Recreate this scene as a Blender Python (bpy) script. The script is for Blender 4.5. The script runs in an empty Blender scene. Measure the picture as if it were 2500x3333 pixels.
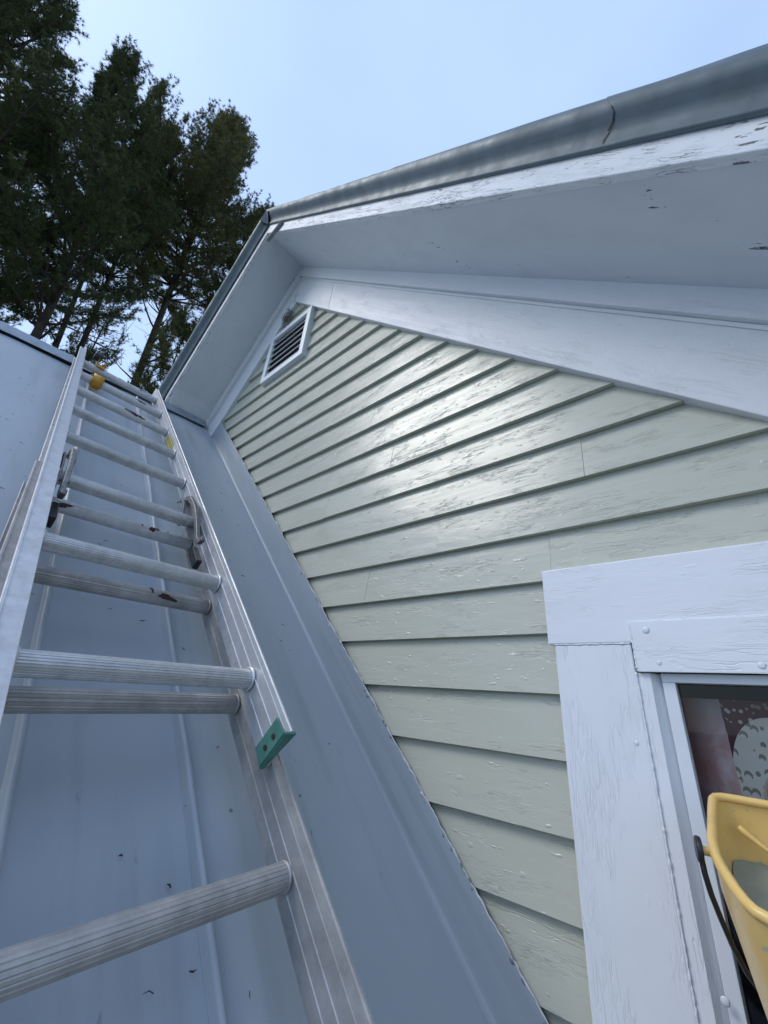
import bpy, bmesh, math, random
import numpy as np
from mathutils import Vector, Matrix

random.seed(7); rng = np.random.default_rng(7)
S = bpy.context.scene
COL = S.collection
rad = math.radians

# ------------------------------------------------------------------ camera, sky, sun, exposure
R = ((0.754366240670379, -0.22581682949324317, -0.6163913809053944),
     (0.651906075940787, 0.3680342296185459, 0.6630002066218139),
     (0.07713652240232532, -0.9019742598027409, 0.42484396143169195))
cam_d = bpy.data.cameras.new('camera'); cam = bpy.data.objects.new('camera', cam_d); COL.objects.link(cam)
M = Matrix.Identity(4)
for i in range(3):
    M[i][0] = R[i][0]; M[i][1] = -R[i][1]; M[i][2] = -R[i][2]
cam.matrix_world = M
cam_d.sensor_fit = 'HORIZONTAL'; cam_d.sensor_width = 36; cam_d.lens = 36 * 1308.49 / 2500
cam_d.clip_start = 0.02; cam_d.clip_end = 2000
S.camera = cam
S.render.resolution_x, S.render.resolution_y = 768, 1024

SUN_DIR = Vector((-0.422, -0.533, 0.734)).normalized()
SUN_EL = math.asin(SUN_DIR.z); SUN_AZ = math.atan2(SUN_DIR.x, SUN_DIR.y)
W = bpy.data.worlds.new('World'); S.world = W; W.use_nodes = True
nt = W.node_tree; nt.nodes.clear()
sky = nt.nodes.new('ShaderNodeTexSky'); sky.sky_type = 'NISHITA'; sky.sun_disc = False
sky.sun_elevation = SUN_EL; sky.sun_rotation = SUN_AZ
sky.altitude = 100; sky.air_density = 1.0; sky.dust_density = 1.0; sky.ozone_density = 1.0
veil = nt.nodes.new('ShaderNodeMix'); veil.data_type = 'RGBA'
veil.inputs['A'].default_value = (0, 0, 0, 1)
tc = nt.nodes.new('ShaderNodeTexCoord'); nz = nt.nodes.new('ShaderNodeTexNoise')
nz.inputs['Scale'].default_value = 1.6; nz.inputs['Detail'].default_value = 4
mp = nt.nodes.new('ShaderNodeMapping'); mp.inputs['Scale'].default_value = (1, 1, 2.2)
nt.links.new(tc.outputs['Generated'], mp.inputs['Vector']); nt.links.new(mp.outputs['Vector'], nz.inputs['Vector'])
mr = nt.nodes.new('ShaderNodeMapRange'); mr.inputs['From Min'].default_value = .3; mr.inputs['From Max'].default_value = .75
mr.inputs['To Min'].default_value = .50; mr.inputs['To Max'].default_value = .70
nt.links.new(nz.outputs['Fac'], mr.inputs['Value'])
veil.inputs['B'].default_value = (3.95, 5.35, 8.0, 1)      # thin high cloud, evenly spread
nt.links.new(mr.outputs['Result'], veil.inputs['Factor']); nt.links.new(sky.outputs['Color'], veil.inputs['A'])
bg = nt.nodes.new('ShaderNodeBackground'); bg.inputs['Strength'].default_value = 0.15
ow = nt.nodes.new('ShaderNodeOutputWorld')
nt.links.new(veil.outputs['Result'], bg.inputs['Color']); nt.links.new(bg.outputs['Background'], ow.inputs['Surface'])

sun_d = bpy.data.lights.new('sun', 'SUN'); sun = bpy.data.objects.new('sun', sun_d); COL.objects.link(sun)
sun_d.energy = 1.0; sun_d.angle = rad(24); sun_d.color = (1.0, 0.96, 0.89)
sun.rotation_euler = (-SUN_DIR).to_track_quat('-Z', 'Y').to_euler(); sun.location = (-3, -6, 8)

vs = S.view_settings
vs.view_transform = 'Standard'; vs.look = 'None'; vs.gamma = 1; vs.use_curve_mapping = False; vs.exposure = 0.34

# ------------------------------------------------------------------ node helpers / materials
def mat(name):
    m = bpy.data.materials.new(name); m.use_nodes = True
    return m, m.node_tree, m.node_tree.nodes['Principled BSDF']
def N(nt, t, **kw):
    n = nt.nodes.new(t)
    for k, v in kw.items():
        if k in n.inputs: n.inputs[k].default_value = v
        else: setattr(n, k, v)
    return n
def coords(nt, which='UV', scale=(1, 1, 1), rot=(0, 0, 0)):
    t = N(nt, 'ShaderNodeTexCoord'); m = N(nt, 'ShaderNodeMapping')
    m.inputs['Scale'].default_value = scale; m.inputs['Rotation'].default_value = rot
    nt.links.new(t.outputs[which], m.inputs['Vector']); return m.outputs['Vector']
def noise(nt, vec, scale, detail=3, rough=.55, dist=0):
    n = N(nt, 'ShaderNodeTexNoise', Scale=scale, Detail=detail, Roughness=rough, Distortion=dist)
    nt.links.new(vec, n.inputs['Vector']); return n.outputs['Fac']
def rng_map(nt, v, a, b, c, d, smooth=False):
    n = N(nt, 'ShaderNodeMapRange'); n.inputs['From Min'].default_value = a; n.inputs['From Max'].default_value = b
    n.inputs['To Min'].default_value = c; n.inputs['To Max'].default_value = d
    if smooth: n.interpolation_type = 'SMOOTHSTEP'
    nt.links.new(v, n.inputs['Value']); return n.outputs['Result']
def math2(nt, op, a, b):
    n = N(nt, 'ShaderNodeMath', operation=op)
    for i, x in enumerate((a, b)):
        if isinstance(x, (int, float)): n.inputs[i].default_value = x
        else: nt.links.new(x, n.inputs[i])
    return n.outputs[0]
def mixc(nt, f, a, b):
    n = N(nt, 'ShaderNodeMix', data_type='RGBA')
    if isinstance(f, (int, float)): n.inputs['Factor'].default_value = f
    else: nt.links.new(f, n.inputs['Factor'])
    for k, x in (('A', a), ('B', b)):
        if isinstance(x, tuple): n.inputs[k].default_value = x if len(x) == 4 else (*x, 1)
        else: nt.links.new(x, n.inputs[k])
    return n.outputs['Result']
def bump(nt, bsdf, h, dist, strength=1.0, prev=None):
    b = N(nt, 'ShaderNodeBump', Distance=dist, Strength=strength); nt.links.new(h, b.inputs['Height'])
    if prev is not None: nt.links.new(prev, b.inputs['Normal'])
    nt.links.new(b.outputs['Normal'], bsdf.inputs['Normal']); return b.outputs['Normal']

def paint_wood(name, col, rough, crack=1.0, grain=1.0, bare=None, bare_amt=0.0, dirt=.12, dark_cracks=0.0, stipple=0.0, cover=0.0):
    """many coats of house paint on old boards: fine long grain, short cracks along it in patches, brush marks, flaked spots"""
    m, t, b = mat(name); L = t.links
    v = coords(t, 'UV', (1, 1, 1))
    def lines(su, sv, w, det, dist, seed):
        vv = N(t, 'ShaderNodeMapping'); vv.inputs['Scale'].default_value = (su, sv, 1); vv.inputs['Location'].default_value = (seed, seed * 1.7, seed)
        L.new(v, vv.inputs['Vector'])
        n = noise(t, vv.outputs[0], 1.0, det, .5, dist)
        d = math2(t, 'ABSOLUTE', math2(t, 'SUBTRACT', n, .5), 0)
        return rng_map(t, d, 0, w, 1, 0, True)
    def patch(su, sv, a0, a1, seed):
        vv = N(t, 'ShaderNodeMapping'); vv.inputs['Scale'].default_value = (su, sv, 1); vv.inputs['Location'].default_value = (seed, seed, 0)
        L.new(v, vv.inputs['Vector']); return rng_map(t, noise(t, vv.outputs[0], 1.0, 3), a0, a1, 0, 1, True)
    c1 = math2(t, 'MULTIPLY', lines(9, 95, .030, 2, .3, 3.1), patch(4, 13, .48 - cover, .60 - cover, 1.0))
    c2 = math2(t, 'MULTIPLY', lines(20, 210, .035, 2, .2, 7.7), patch(7, 20, .47 - cover, .60 - cover, 5.0))
    c3 = math2(t, 'MULTIPLY', lines(34, 300, .04, 1, .2, 12.3), patch(5, 16, .50 - cover, .64 - cover, 9.0))
    cr = math2(t, 'MAXIMUM', math2(t, 'MAXIMUM', c1, math2(t, 'MULTIPLY', c2, .7)), math2(t, 'MULTIPLY', c3, .45))
    vg = coords(t, 'UV', (5, 110, 1)); vb = coords(t, 'UV', (3, 300, 1))
    n1 = bump(t, b, math2(t, 'MULTIPLY', cr, -crack), .0010, .85)
    gp = rng_map(t, noise(t, coords(t, 'UV', (1.3, 8, 1)), 1.0, 3), .38, .66, .25, 1.0, True)
    n2 = bump(t, b, math2(t, 'MULTIPLY', noise(t, vg, 1.0, 5, .6), gp), .0006 * grain, .6, n1)
    lump = rng_map(t, noise(t, coords(t, 'UV', (28, 60, 1)), 1.0, 2), .64, .74, 0, 1, True)
    n2 = bump(t, b, lump, .0016 * (1.0 if grain > .3 else .35), .55, n2)
    n3 = bump(t, b, noise(t, vb, 1.0, 2), .00012 * grain, .5, n2)
    if stipple: n3 = bump(t, b, noise(t, v, 170, 4, .7), .0011 * stipple, .7, n3)
    bump(t, b, noise(t, coords(t, 'UV', (5, 14, 1)), 1.0, 3), .004, .4, n3)
    c = mixc(t, rng_map(t, noise(t, coords(t, 'UV', (5, 11, 1)), 1.0, 5, .6), .45, .75, 0, dirt), col, tuple(x * .72 for x in col))
    if dark_cracks: c = mixc(t, math2(t, 'MULTIPLY', math2(t, 'MAXIMUM', c1, c2), dark_cracks), c, (.16, .165, .19))
    if bare is not None:
        sp = rng_map(t, math2(t, 'MULTIPLY', noise(t, coords(t, 'UV', (22, 110, 1)), 1.0, 3, .6), rng_map(t, noise(t, coords(t, 'UV', (5, 9, 1)), 1, 2), .4, .7, .6, 1.1)), bare_amt, bare_amt + .02, 0, 1)
        c = mixc(t, sp, c, bare)
    L.new(c, b.inputs['Base Color'])
    L.new(rng_map(t, noise(t, vg, .7, 3), .3, .7, rough - .07, rough + .08), b.inputs['Roughness'])
    b.inputs['Specular IOR Level'].default_value = .5
    return m

WHITE = (.76, .765, .785)
M_CLAP = paint_wood('sage_clapboard_paint', (.51, .51, .42), .225, crack=.8, grain=.35, cover=-.055)
M_TRIM = paint_wood('white_trim_paint', WHITE, .5, crack=.9, grain=.9)
M_FRIEZE = paint_wood('white_frieze_paint', (.74, .745, .765), .42, crack=.6, grain=.25, stipple=1.5, cover=-.035)
M_FASCIA = paint_wood('weathered_white_fascia', (.80, .795, .805), .55, crack=1.3, grain=1.6, bare=(.16, .15, .15), bare_amt=.60, dark_cracks=.75)
M_SOFFIT = paint_wood('soffit_paint', (.70, .71, .735), .55, crack=.06, grain=.12, bare=(.07, .075, .08), bare_amt=.640, dirt=.3)
M_CASING = paint_wood('window_casing_paint', (.80, .81, .84), .42, crack=.55, grain=.2, cover=-.022)

def roof_paint(name, col, rough=.42, spots=True):
    m, t, b = mat(name); L = t.links
    v = coords(t, 'UV')
    big = noise(t, v, 2.2, 4); fine = noise(t, v, 60, 4, .65)
    streak = noise(t, coords(t, 'UV', (1.2, 14, 1)), 1.0, 4)
    c = mixc(t, rng_map(t, big, .35, .7, 0, .5), col, tuple(x * .86 for x in col))
    c = mixc(t, rng_map(t, streak, .54, .72, 0, .42), c, tuple(x * .62 for x in col))
    if spots:
        sm = rng_map(t, noise(t, coords(t, 'UV', (9, 26, 1)), 1.0, 4, .6), .69, .75, 0, .55)
        c = mixc(t, sm, c, (.10, .115, .14))
        vo = N(t, 'ShaderNodeTexVoronoi', Scale=16.0); L.new(v, vo.inputs['Vector'])
        dots = rng_map(t, vo.outputs['Distance'], .045, .07, .8, 0)
        dots = math2(t, 'MULTIPLY', dots, rng_map(t, noise(t, v, 5, 2), .55, .6, 0, 1))
        c = mixc(t, dots, c, (.07, .08, .10))
    L.new(c, b.inputs['Base Color'])
    L.new(rng_map(t, fine, .3, .7, rough - .06, rough + .08), b.inputs['Roughness'])
    b.inputs['Specular IOR Level'].default_value = .55
    n1 = bump(t, b, fine, .00035, .5)
    bump(t, b, noise(t, v, 7, 2), .003, .35, n1)
    return m
M_ROOF = roof_paint('blue_grey_roof_paint', (.385, .43, .475))
M_FLASH = roof_paint('blue_grey_flashing_paint', (.335, .38, .425), .40, spots=False)

def metal(name, col, rough, nscale=40, var=.25, metallic=1.0, bmp=.0004):
    m, t, b = mat(name); L = t.links
    v = coords(t, 'Object')
    n = noise(t, v, nscale, 5, .65); n2 = noise(t, v, 6, 4)
    c = mixc(t, rng_map(t, n, .35, .7, 0, 1), col, tuple(x * (1 - var) for x in col))
    c = mixc(t, rng_map(t, n2, .55, .75, 0, .5), c, tuple(x * .55 for x in col))
    L.new(c, b.inputs['Base Color']); b.inputs['Metallic'].default_value = metallic
    L.new(rng_map(t, n, .3, .7, rough - .08, rough + .12), b.inputs['Roughness'])
    bump(t, b, n, bmp, .5)
    return m
M_ALU = metal('worn_aluminium', (.70, .695, .70), .40, 40, .22, .55)
M_ALU_DULL = metal('dirty_aluminium', (.53, .51, .495), .48, 25, .34, .5)
M_ALU_PAINT = metal('paint_spattered_aluminium', (.66, .65, .655), .55, 30, .22, .1, .0014)
M_CAST = metal('cast_aluminium', (.30, .295, .29), .5, 60, .4, .85, .0015)
M_GALV = metal('dented_galvanised_edge', (.14, .175, .19), .52, 14, .25, .18, .0010)
M_DRIPGREY = metal('ridge_cap_metal', (.30, .35, .41), .42, 20, .2, .3)

def plain(name, col, rough=.5, var=.15, scale=20, spec=.5, bmp=0.0, coat=0):
    m, t, b = mat(name)
    v = coords(t, 'Object'); n = noise(t, v, scale, 4, .6)
    t.links.new(mixc(t, rng_map(t, n, .3, .7, 0, 1), col, tuple(x * (1 - var) for x in col)), b.inputs['Base Color'])
    b.inputs['Roughness'].default_value = rough; b.inputs['Specular IOR Level'].default_value = spec
    if bmp: bump(t, b, n, bmp, .6)
    if coat: b.inputs['Coat Weight'].default_value = coat
    return m
M_BLACK = plain('black_plastic', (.018, .018, .020), .45)
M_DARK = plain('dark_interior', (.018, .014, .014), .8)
M_RED = plain('dark_red_spilt_paint', (.055, .012, .012), .5, .3, 60)
M_CAULK = plain('white_caulk', (.66, .67, .69), .5, .3, 80)
M_DRIP = plain('blue_grey_paint_drip', (.20, .23, .27), .35, .2, 60)
M_GREEN = plain('green_plastic', (.085, .25, .205), .5, .35, 40, bmp=.0006)
M_RUST = plain('rusty_rivet', (.06, .028, .02), .65, .4, 200)
M_YEL = plain('yellow_steel', (.62, .30, .025), .45, .2, 40)
M_WOOD = plain('bare_plank', (.30, .21, .13), .7, .3, 12)
M_DUST = plain('grey_batten', (.30, .29, .30), .7, .3, 40)
M_NEST = plain('dry_grass_nest', (.22, .20, .17), .9, .4, 90)
M_LITTER = plain('pine_litter', (.035, .032, .035), .9, .4, 90)
M_SASH = plain('white_storm_frame', (.74, .765, .80), .38, .05, 30)
M_STICKYEL = None
def label_mat():
    m, t, b = mat('yellow_warning_sticker'); v = coords(t, 'UV', (1, 1, 1))
    ln = N(t, 'ShaderNodeTexBrick'); ln.inputs['Scale'].default_value = 9.0
    ln.inputs['Color1'].default_value = (.03, .03, .02, 1); ln.inputs['Color2'].default_value = (.05, .05, .02, 1)
    ln.inputs['Mortar'].default_value = (.52, .46, .03, 1); ln.inputs['Mortar Size'].default_value = .05
    t.links.new(v, ln.inputs['Vector'])
    n = noise(t, coords(t, 'UV', (14, 26, 1)), 1.0, 3)
    t.links.new(mixc(t, rng_map(t, n, .44, .5, 0, 1), (.52, .46, .03), ln.outputs['Color']), b.inputs['Base Color'])
    b.inputs['Roughness'].default_value = .45; return m
M_LABEL = label_mat()

def pail_mat():
    m, t, b = mat('amber_pail_plastic'); v = coords(t, 'Object'); n = noise(t, v, 9, 4)
    c = mixc(t, rng_map(t, n, .35, .7, 0, 1), (.86, .585, .21), (.80, .52, .165))
    c = mixc(t, rng_map(t, noise(t, v, 55, 3, .6), .66, .69, 0, .8), c, (.42, .46, .38))      # dried splashes of the sage paint
    c = mixc(t, rng_map(t, noise(t, v, 16, 5, .7), .56, .70, 0, .45), c, (.50, .36, .16))     # scuffs and grime
    t.links.new(c, b.inputs['Base Color'])
    b.inputs['Roughness'].default_value = .3; b.inputs['Subsurface Weight'].default_value = .25
    b.inputs['Subsurface Radius'].default_value = (.02, .012, .004); b.inputs['Subsurface Scale'].default_value = .5
    bump(t, b, noise(t, v, 60, 3), .0005, .4); return m
M_PAIL = pail_mat()
M_WETPAINT = plain('wet_sage_paint', (.30, .34, .28), .18, .25, 14, bmp=.002)

def glass_mat():
    m = bpy.data.materials.new('window_glass'); m.use_nodes = True; t = m.node_tree; t.nodes.clear()
    o = N(t, 'ShaderNodeOutputMaterial'); mx = N(t, 'ShaderNodeMixShader'); tr = N(t, 'ShaderNodeBsdfTransparent')
    gl = N(t, 'ShaderNodeBsdfGlossy', Roughness=.03); fr = N(t, 'ShaderNodeFresnel', IOR=1.4)
    tr.inputs['Color'].default_value = (.95, .95, .95, 1)
    t.links.new(fr.outputs[0], mx.inputs[0]); t.links.new(tr.outputs[0], mx.inputs[1]); t.links.new(gl.outputs[0], mx.inputs[2])
    t.links.new(mx.outputs[0], o.inputs['Surface']); return m
M_GLASS = glass_mat()

def curtain_mat():
    """patchwork print: faded rose cloth, then plum with a dotted flower head, then a beige shell full of crescents"""
    m, t, b = mat('patchwork_curtain_print'); L = t.links
    v = coords(t, 'UV')                                    # u = metres right of the window edge, v = metres below the curtain top
    sp = N(t, 'ShaderNodeSeparateXYZ'); L.new(v, sp.inputs[0]); U, Vv = sp.outputs[0], sp.outputs[1]
    wob = noise(t, v, 30, 3)
    rose = mixc(t, rng_map(t, noise(t, coords(t, 'UV', (16, 9, 1), (0, 0, .7)), 1.0, 5, .65, .8), .38, .62, 0, 1), (.52, .22, .20), (.82, .66, .66))
    rose = mixc(t, rng_map(t, Vv, .02, .075, 1, 0), rose, (.46, .43, .45))
    rose = mixc(t, rng_map(t, U, .012, .045, 1, 0), rose, (.22, .10, .10))
    def disc(cx, cy, rx, ry):
        a = math2(t, 'DIVIDE', math2(t, 'SUBTRACT', U, cx), rx); c = math2(t, 'DIVIDE', math2(t, 'SUBTRACT', Vv, cy), ry)
        return math2(t, 'SQRT', math2(t, 'ADD', math2(t, 'MULTIPLY', a, a), math2(t, 'MULTIPLY', c, c)), 0)
    plum = (.095, .034, .042)
    vd = N(t, 'ShaderNodeTexVoronoi', Scale=95.0); L.new(v, vd.inputs['Vector'])
    dots = rng_map(t, vd.outputs['Distance'], .26, .36, 1, 0)
    flower = math2(t, 'LESS_THAN', disc(.090, .021, .029, .020), 1)
    c2 = mixc(t, math2(t, 'MULTIPLY', flower, dots), plum, (.60, .56, .54))
    c2 = mixc(t, math2(t, 'MULTIPLY', math2(t, 'LESS_THAN', Vv, .012), dots), c2, (.30, .28, .24))
    shell = math2(t, 'LESS_THAN', disc(.118, .112, .060, .088), 1)
    sc = N(t, 'ShaderNodeMapping'); sc.inputs['Scale'].default_value = (72, 60, 1); sc.inputs['Rotation'].default_value = (0, 0, .4); L.new(v, sc.inputs['Vector'])
    sc2 = N(t, 'ShaderNodeMapping'); sc2.inputs['Scale'].default_value = (72, 60, 1); sc2.inputs['Rotation'].default_value = (0, 0, .4); sc2.inputs['Location'].default_value = (.16, -.2, 0); L.new(v, sc2.inputs['Vector'])
    va = N(t, 'ShaderNodeTexVoronoi', Scale=1.0); va.inputs['Randomness'].default_value = .55; L.new(sc.outputs[0], va.inputs['Vector'])
    vb = N(t, 'ShaderNodeTexVoronoi', Scale=1.0); vb.inputs['Randomness'].default_value = .55; L.new(sc2.outputs[0], vb.inputs['Vector'])
    cres = math2(t, 'MULTIPLY', math2(t, 'LESS_THAN', va.outputs['Distance'], .40), math2(t, 'GREATER_THAN', vb.outputs['Distance'], .33))
    c3 = mixc(t, cres, (.78, .76, .66), (.30, .285, .23))
    heart = math2(t, 'LESS_THAN', disc(.112, .150, .027, .05), 1)
    wv = rng_map(t, noise(t, coords(t, 'UV', (50, 16, 1)), 1.0, 3, .5, 1.2), .47, .53, 0, 1)
    c3 = mixc(t, heart, c3, mixc(t, wv, (.68, .54, .42), (.44, .33, .26)))
    c2 = mixc(t, shell, c2, c3)
    right = math2(t, 'GREATER_THAN', U, math2(t, 'ADD', .058, math2(t, 'MULTIPLY', wob, .004)))
    L.new(mixc(t, right, rose, c2), b.inputs['Base Color']); b.inputs['Roughness'].default_value = .9
    bump(t, b, noise(t, v, 400, 2), .0004, .5)
    return m
M_CURTAIN = curtain_mat()

def foliage(name, c1, c2):
    m, t, b = mat(name); v = coords(t, 'Object')
    n = noise(t, v, 1.1, 4); n2 = noise(t, v, 14, 2)
    c = mixc(t, rng_map(t, n, .35, .68, 0, 1), c1, c2); c = mixc(t, rng_map(t, n2, .55, .75, 0, .5), c, tuple(x * 1.5 for x in c2))
    t.links.new(c, b.inputs['Base Color']); b.inputs['Roughness'].default_value = .6; b.inputs['Specular IOR Level'].default_value = .25
    tr = N(t, 'ShaderNodeBsdfTranslucent'); mx = N(t, 'ShaderNodeMixShader'); mx.inputs[0].default_value = .4
    t.links.new(c, tr.inputs['Color']); t.links.new(b.outputs[0], mx.inputs[1]); t.links.new(tr.outputs[0], mx.inputs[2])
    t.links.new(mx.outputs[0], t.nodes['Material Output'].inputs['Surface'])
    return m
M_NEEDLE = foliage('pine_needles', (.065, .088, .034), (.115, .135, .048))
M_NEEDLE2 = foliage('olive_pine_needles', (.088, .096, .034), (.16, .155, .052))
M_BARK = plain('pine_bark', (.085, .066, .052), .95, .5, 7, .1, .02)
def grass_mat():
    m, t, b = mat('grass'); v = coords(t, 'Object')
    t.links.new(mixc(t, rng_map(t, noise(t, v, .6, 6), .35, .65, 0, 1), (.045, .075, .025), (.075, .095, .040)), b.inputs['Base Color'])
    b.inputs['Roughness'].default_value = .95; return m
M_GRASS = grass_mat()
M_WING = plain('pale_wing_wall', (.50, .53, .445), .6, .1, 5)

# ------------------------------------------------------------------ object helpers
def link(o, parent=None):
    COL.objects.link(o)
    if parent is not None: o.parent = parent
    return o
def tag(o, label=None, cat=None, group=None, kind=None):
    for k, v in (('label', label), ('category', cat), ('group', group), ('kind', kind)):
        if v: o[k] = v
    return o
def empty(name, loc, label, cat, group=None):
    o = bpy.data.objects.new(name, None); o.location = loc; o.empty_display_size = .2
    link(o); return tag(o, label, cat, group)
def mesh(name, verts, faces, m, parent=None, uv=None, smooth=False, off=None):
    """verts are world (or parent-local) coordinates; off shifts them so a part sits under its thing"""
    me = bpy.data.meshes.new(name)
    v = np.asarray(verts, float)
    if off is not None: v = v - np.asarray(off)
    me.from_pydata([tuple(x) for x in v], [], [tuple(int(i) for i in f) for f in faces])
    me.update()
    if uv is not None:
        l = me.uv_layers.new(name='UVMap'); uv = np.asarray(uv, float)
        idx = np.empty(len(me.loops), np.int32); me.loops.foreach_get('vertex_index', idx)
        l.data.foreach_set('uv', uv[idx].astype(np.float32).ravel())
    if smooth: me.polygons.foreach_set('use_smooth', [True] * len(me.polygons))
    bm = bmesh.new(); bm.from_mesh(me); bmesh.ops.recalc_face_normals(bm, faces=bm.faces); bm.to_mesh(me); bm.free()
    if m is not None: me.materials.append(m)
    return link(bpy.data.objects.new(name, me), parent)
def bev(o, w=.0015, seg=2):
    b = o.modifiers.new('bevel', 'BEVEL'); b.width = w; b.segments = seg; b.limit_method = 'ANGLE'; b.angle_limit = rad(40); return o
def fast_mesh(name, V, F, m, parent=None, smooth=False):
    """V (n,3), F (k,3|4) same-size faces, numpy"""
    me = bpy.data.meshes.new(name); n, k, c = len(V), len(F), F.shape[1]
    me.vertices.add(n); me.vertices.foreach_set('co', V.astype(np.float32).ravel())
    me.loops.add(k * c); me.loops.foreach_set('vertex_index', F.astype(np.int32).ravel())
    me.polygons.add(k); me.polygons.foreach_set('loop_start', np.arange(0, k * c, c, dtype=np.int32))
    me.polygons.foreach_set('loop_total', np.full(k, c, np.int32))
    if smooth: me.polygons.foreach_set('use_smooth', np.ones(k, bool))
    me.update(calc_edges=True); me.materials.append(m)
    return link(bpy.data.objects.new(name, me), parent)
def clip(poly, a, b, c):
    """keep a*x+b*z <= c"""
    out = []
    for i in range(len(poly)):
        p, q = poly[i], poly[(i + 1) % len(poly)]
        dp, dq = a * p[0] + b * p[1] - c, a * q[0] + b * q[1] - c
        if dp <= 0: out.append(p)
        if dp * dq < 0:
            s = dp / (dp - dq); out.append((p[0] + s * (q[0] - p[0]), p[1] + s * (q[1] - p[1])))
    return out
def prism_xz(name, poly, yf, yb, m, parent, off, ang=0.0, bevel=.0015, uvoff=None):
    """board standing in the wall plane: outline in X-Z, front at yf (number or function of z), back at yb; grain along angle ang"""
    f = yf if callable(yf) else (lambda z: yf); g = yb if callable(yb) else (lambda z: yb)
    n = len(poly)
    V = [(x, f(z), z) for x, z in poly] + [(x, g(z), z) for x, z in poly]
    F = [tuple(range(n)), tuple(range(2 * n - 1, n - 1, -1))] + [(i, i + n, (i + 1) % n + n, (i + 1) % n) for i in range(n)]
    ca, sa = math.cos(ang), math.sin(ang)
    uo = uvoff or (random.uniform(0, 40), random.uniform(0, 40))
    uv = [(x * ca + z * sa + uo[0], -x * sa + z * ca + (y - V[0][1]) * .9 + uo[1]) for x, y, z in V]
    o = mesh(name, V, F, m, parent, uv, off=off)
    if bevel: bev(o, bevel)
    return o
def box(name, lo, hi, m, parent=None, off=None, bevel=0, mtx=None):
    x0, y0, z0 = lo; x1, y1, z1 = hi
    V = [(x0, y0, z0), (x1, y0, z0), (x1, y1, z0), (x0, y1, z0), (x0, y0, z1), (x1, y0, z1), (x1, y1, z1), (x0, y1, z1)]
    if mtx is not None: V = [tuple(mtx @ Vector(v)) for v in V]
    F = [(0, 3, 2, 1), (4, 5, 6, 7), (0, 1, 5, 4), (1, 2, 6, 5), (2, 3, 7, 6), (3, 0, 4, 7)]
    uv = [(v[0], v[2] + v[1]) for v in V]
    o = mesh(name, V, F, m, parent, uv, off=off)
    if bevel: bev(o, bevel)
    return o
def tube(pts, r, n=8, close=True):
    """returns verts, faces of a tube; r number or list"""
    pts = [Vector(p) for p in pts]; rr = r if hasattr(r, '__len__') else [r] * len(pts)
    V, F = [], []; up = Vector((0, 0, 1)); prev = None
    for i, p in enumerate(pts):
        d = (pts[min(i + 1, len(pts) - 1)] - pts[max(i - 1, 0)]).normalized()
        if prev is None:
            a = d.cross(up)
            if a.length < .05: a = d.cross(Vector((1, 0, 0)))
            a.normalize()
        else: a = (prev - d * prev.dot(d)).normalized()
        prev = a; bb = d.cross(a)
        for k in range(n):
            t = 2 * math.pi * k / n; V.append(tuple(p + (a * math.cos(t) + bb * math.sin(t)) * rr[i]))
    for i in range(len(pts) - 1):
        for k in range(n): F.append((i * n + k, i * n + (k + 1) % n, (i + 1) * n + (k + 1) % n, (i + 1) * n + k))
    if close: F += [tuple(range(n - 1, -1, -1)), tuple(range((len(pts) - 1) * n, len(pts) * n))]
    return V, F
def cyl(p0, p1, r, n=20): return tube([p0, p1], r, n)
def join(parts):
    V, F = [], []
    for v, f in parts:
        o = len(V); V += list(v); F += [tuple(i + o for i in q) for q in f]
    return V, F
def pnoise(x, y, s):        # cheap smooth noise for gentle unevenness
    return (math.sin(x * 1.7 + s) * math.sin(y * 2.3 + s * 1.3) + .6 * math.sin(x * 4.1 + y * 3.3 + s * 2.1) + .35 * math.sin(x * 9.7 - y * 7.9 + s * .7)) / 1.95

# ------------------------------------------------------------------ ground
GZ = -4.2
g = mesh('ground', [(-600, -600, GZ), (600, -600, GZ), (600, 600, GZ), (-600, 600, GZ)], [(0, 1, 2, 3)], M_GRASS)
tag(g, kind='structure')

# ------------------------------------------------------------------ the house
YB = .87                                   # front edge of the clapboards
HO = (-1.0, 1.2, GZ)
house = empty('house', HO, 'sage green clapboard house with white gable trim and a low blue grey metal roof', 'house')
RS, LS = .97, 1.05                         # slopes of right and left rake
def right(c): return lambda x: c - RS * x
def left(c): return lambda x: c + LS * x
FRZ_R, CRE_R, SOF_R = .617, .853, .944     # frieze bottom, moulding line, soffit (constants of the rake lines)
FRZ_L, CRE_L, SOF_L = 4.11, 4.345, 4.445
AR, AL = -math.atan(RS), math.atan(LS)
XR = 1.55                                  # how far the gable is carried to the right
CAS_X, CAS_TOP = -.297, .281
EXP = .1138; Z0 = .6086
FL_A, FL_B = -.805, -1.022                 # upper edge of the wall flashing: z = A + B x

# sheathing behind the boards; the interior is closed off so that the window looks dark
wall = prism_xz('gable_wall', clip(clip([(-3.2, -1.2), (XR, -1.2), (XR, 3), (-3.2, 3)], RS, 1, SOF_R), -LS, 1, SOF_L), .8845, .90, M_WING, house, HO, bevel=0)
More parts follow.
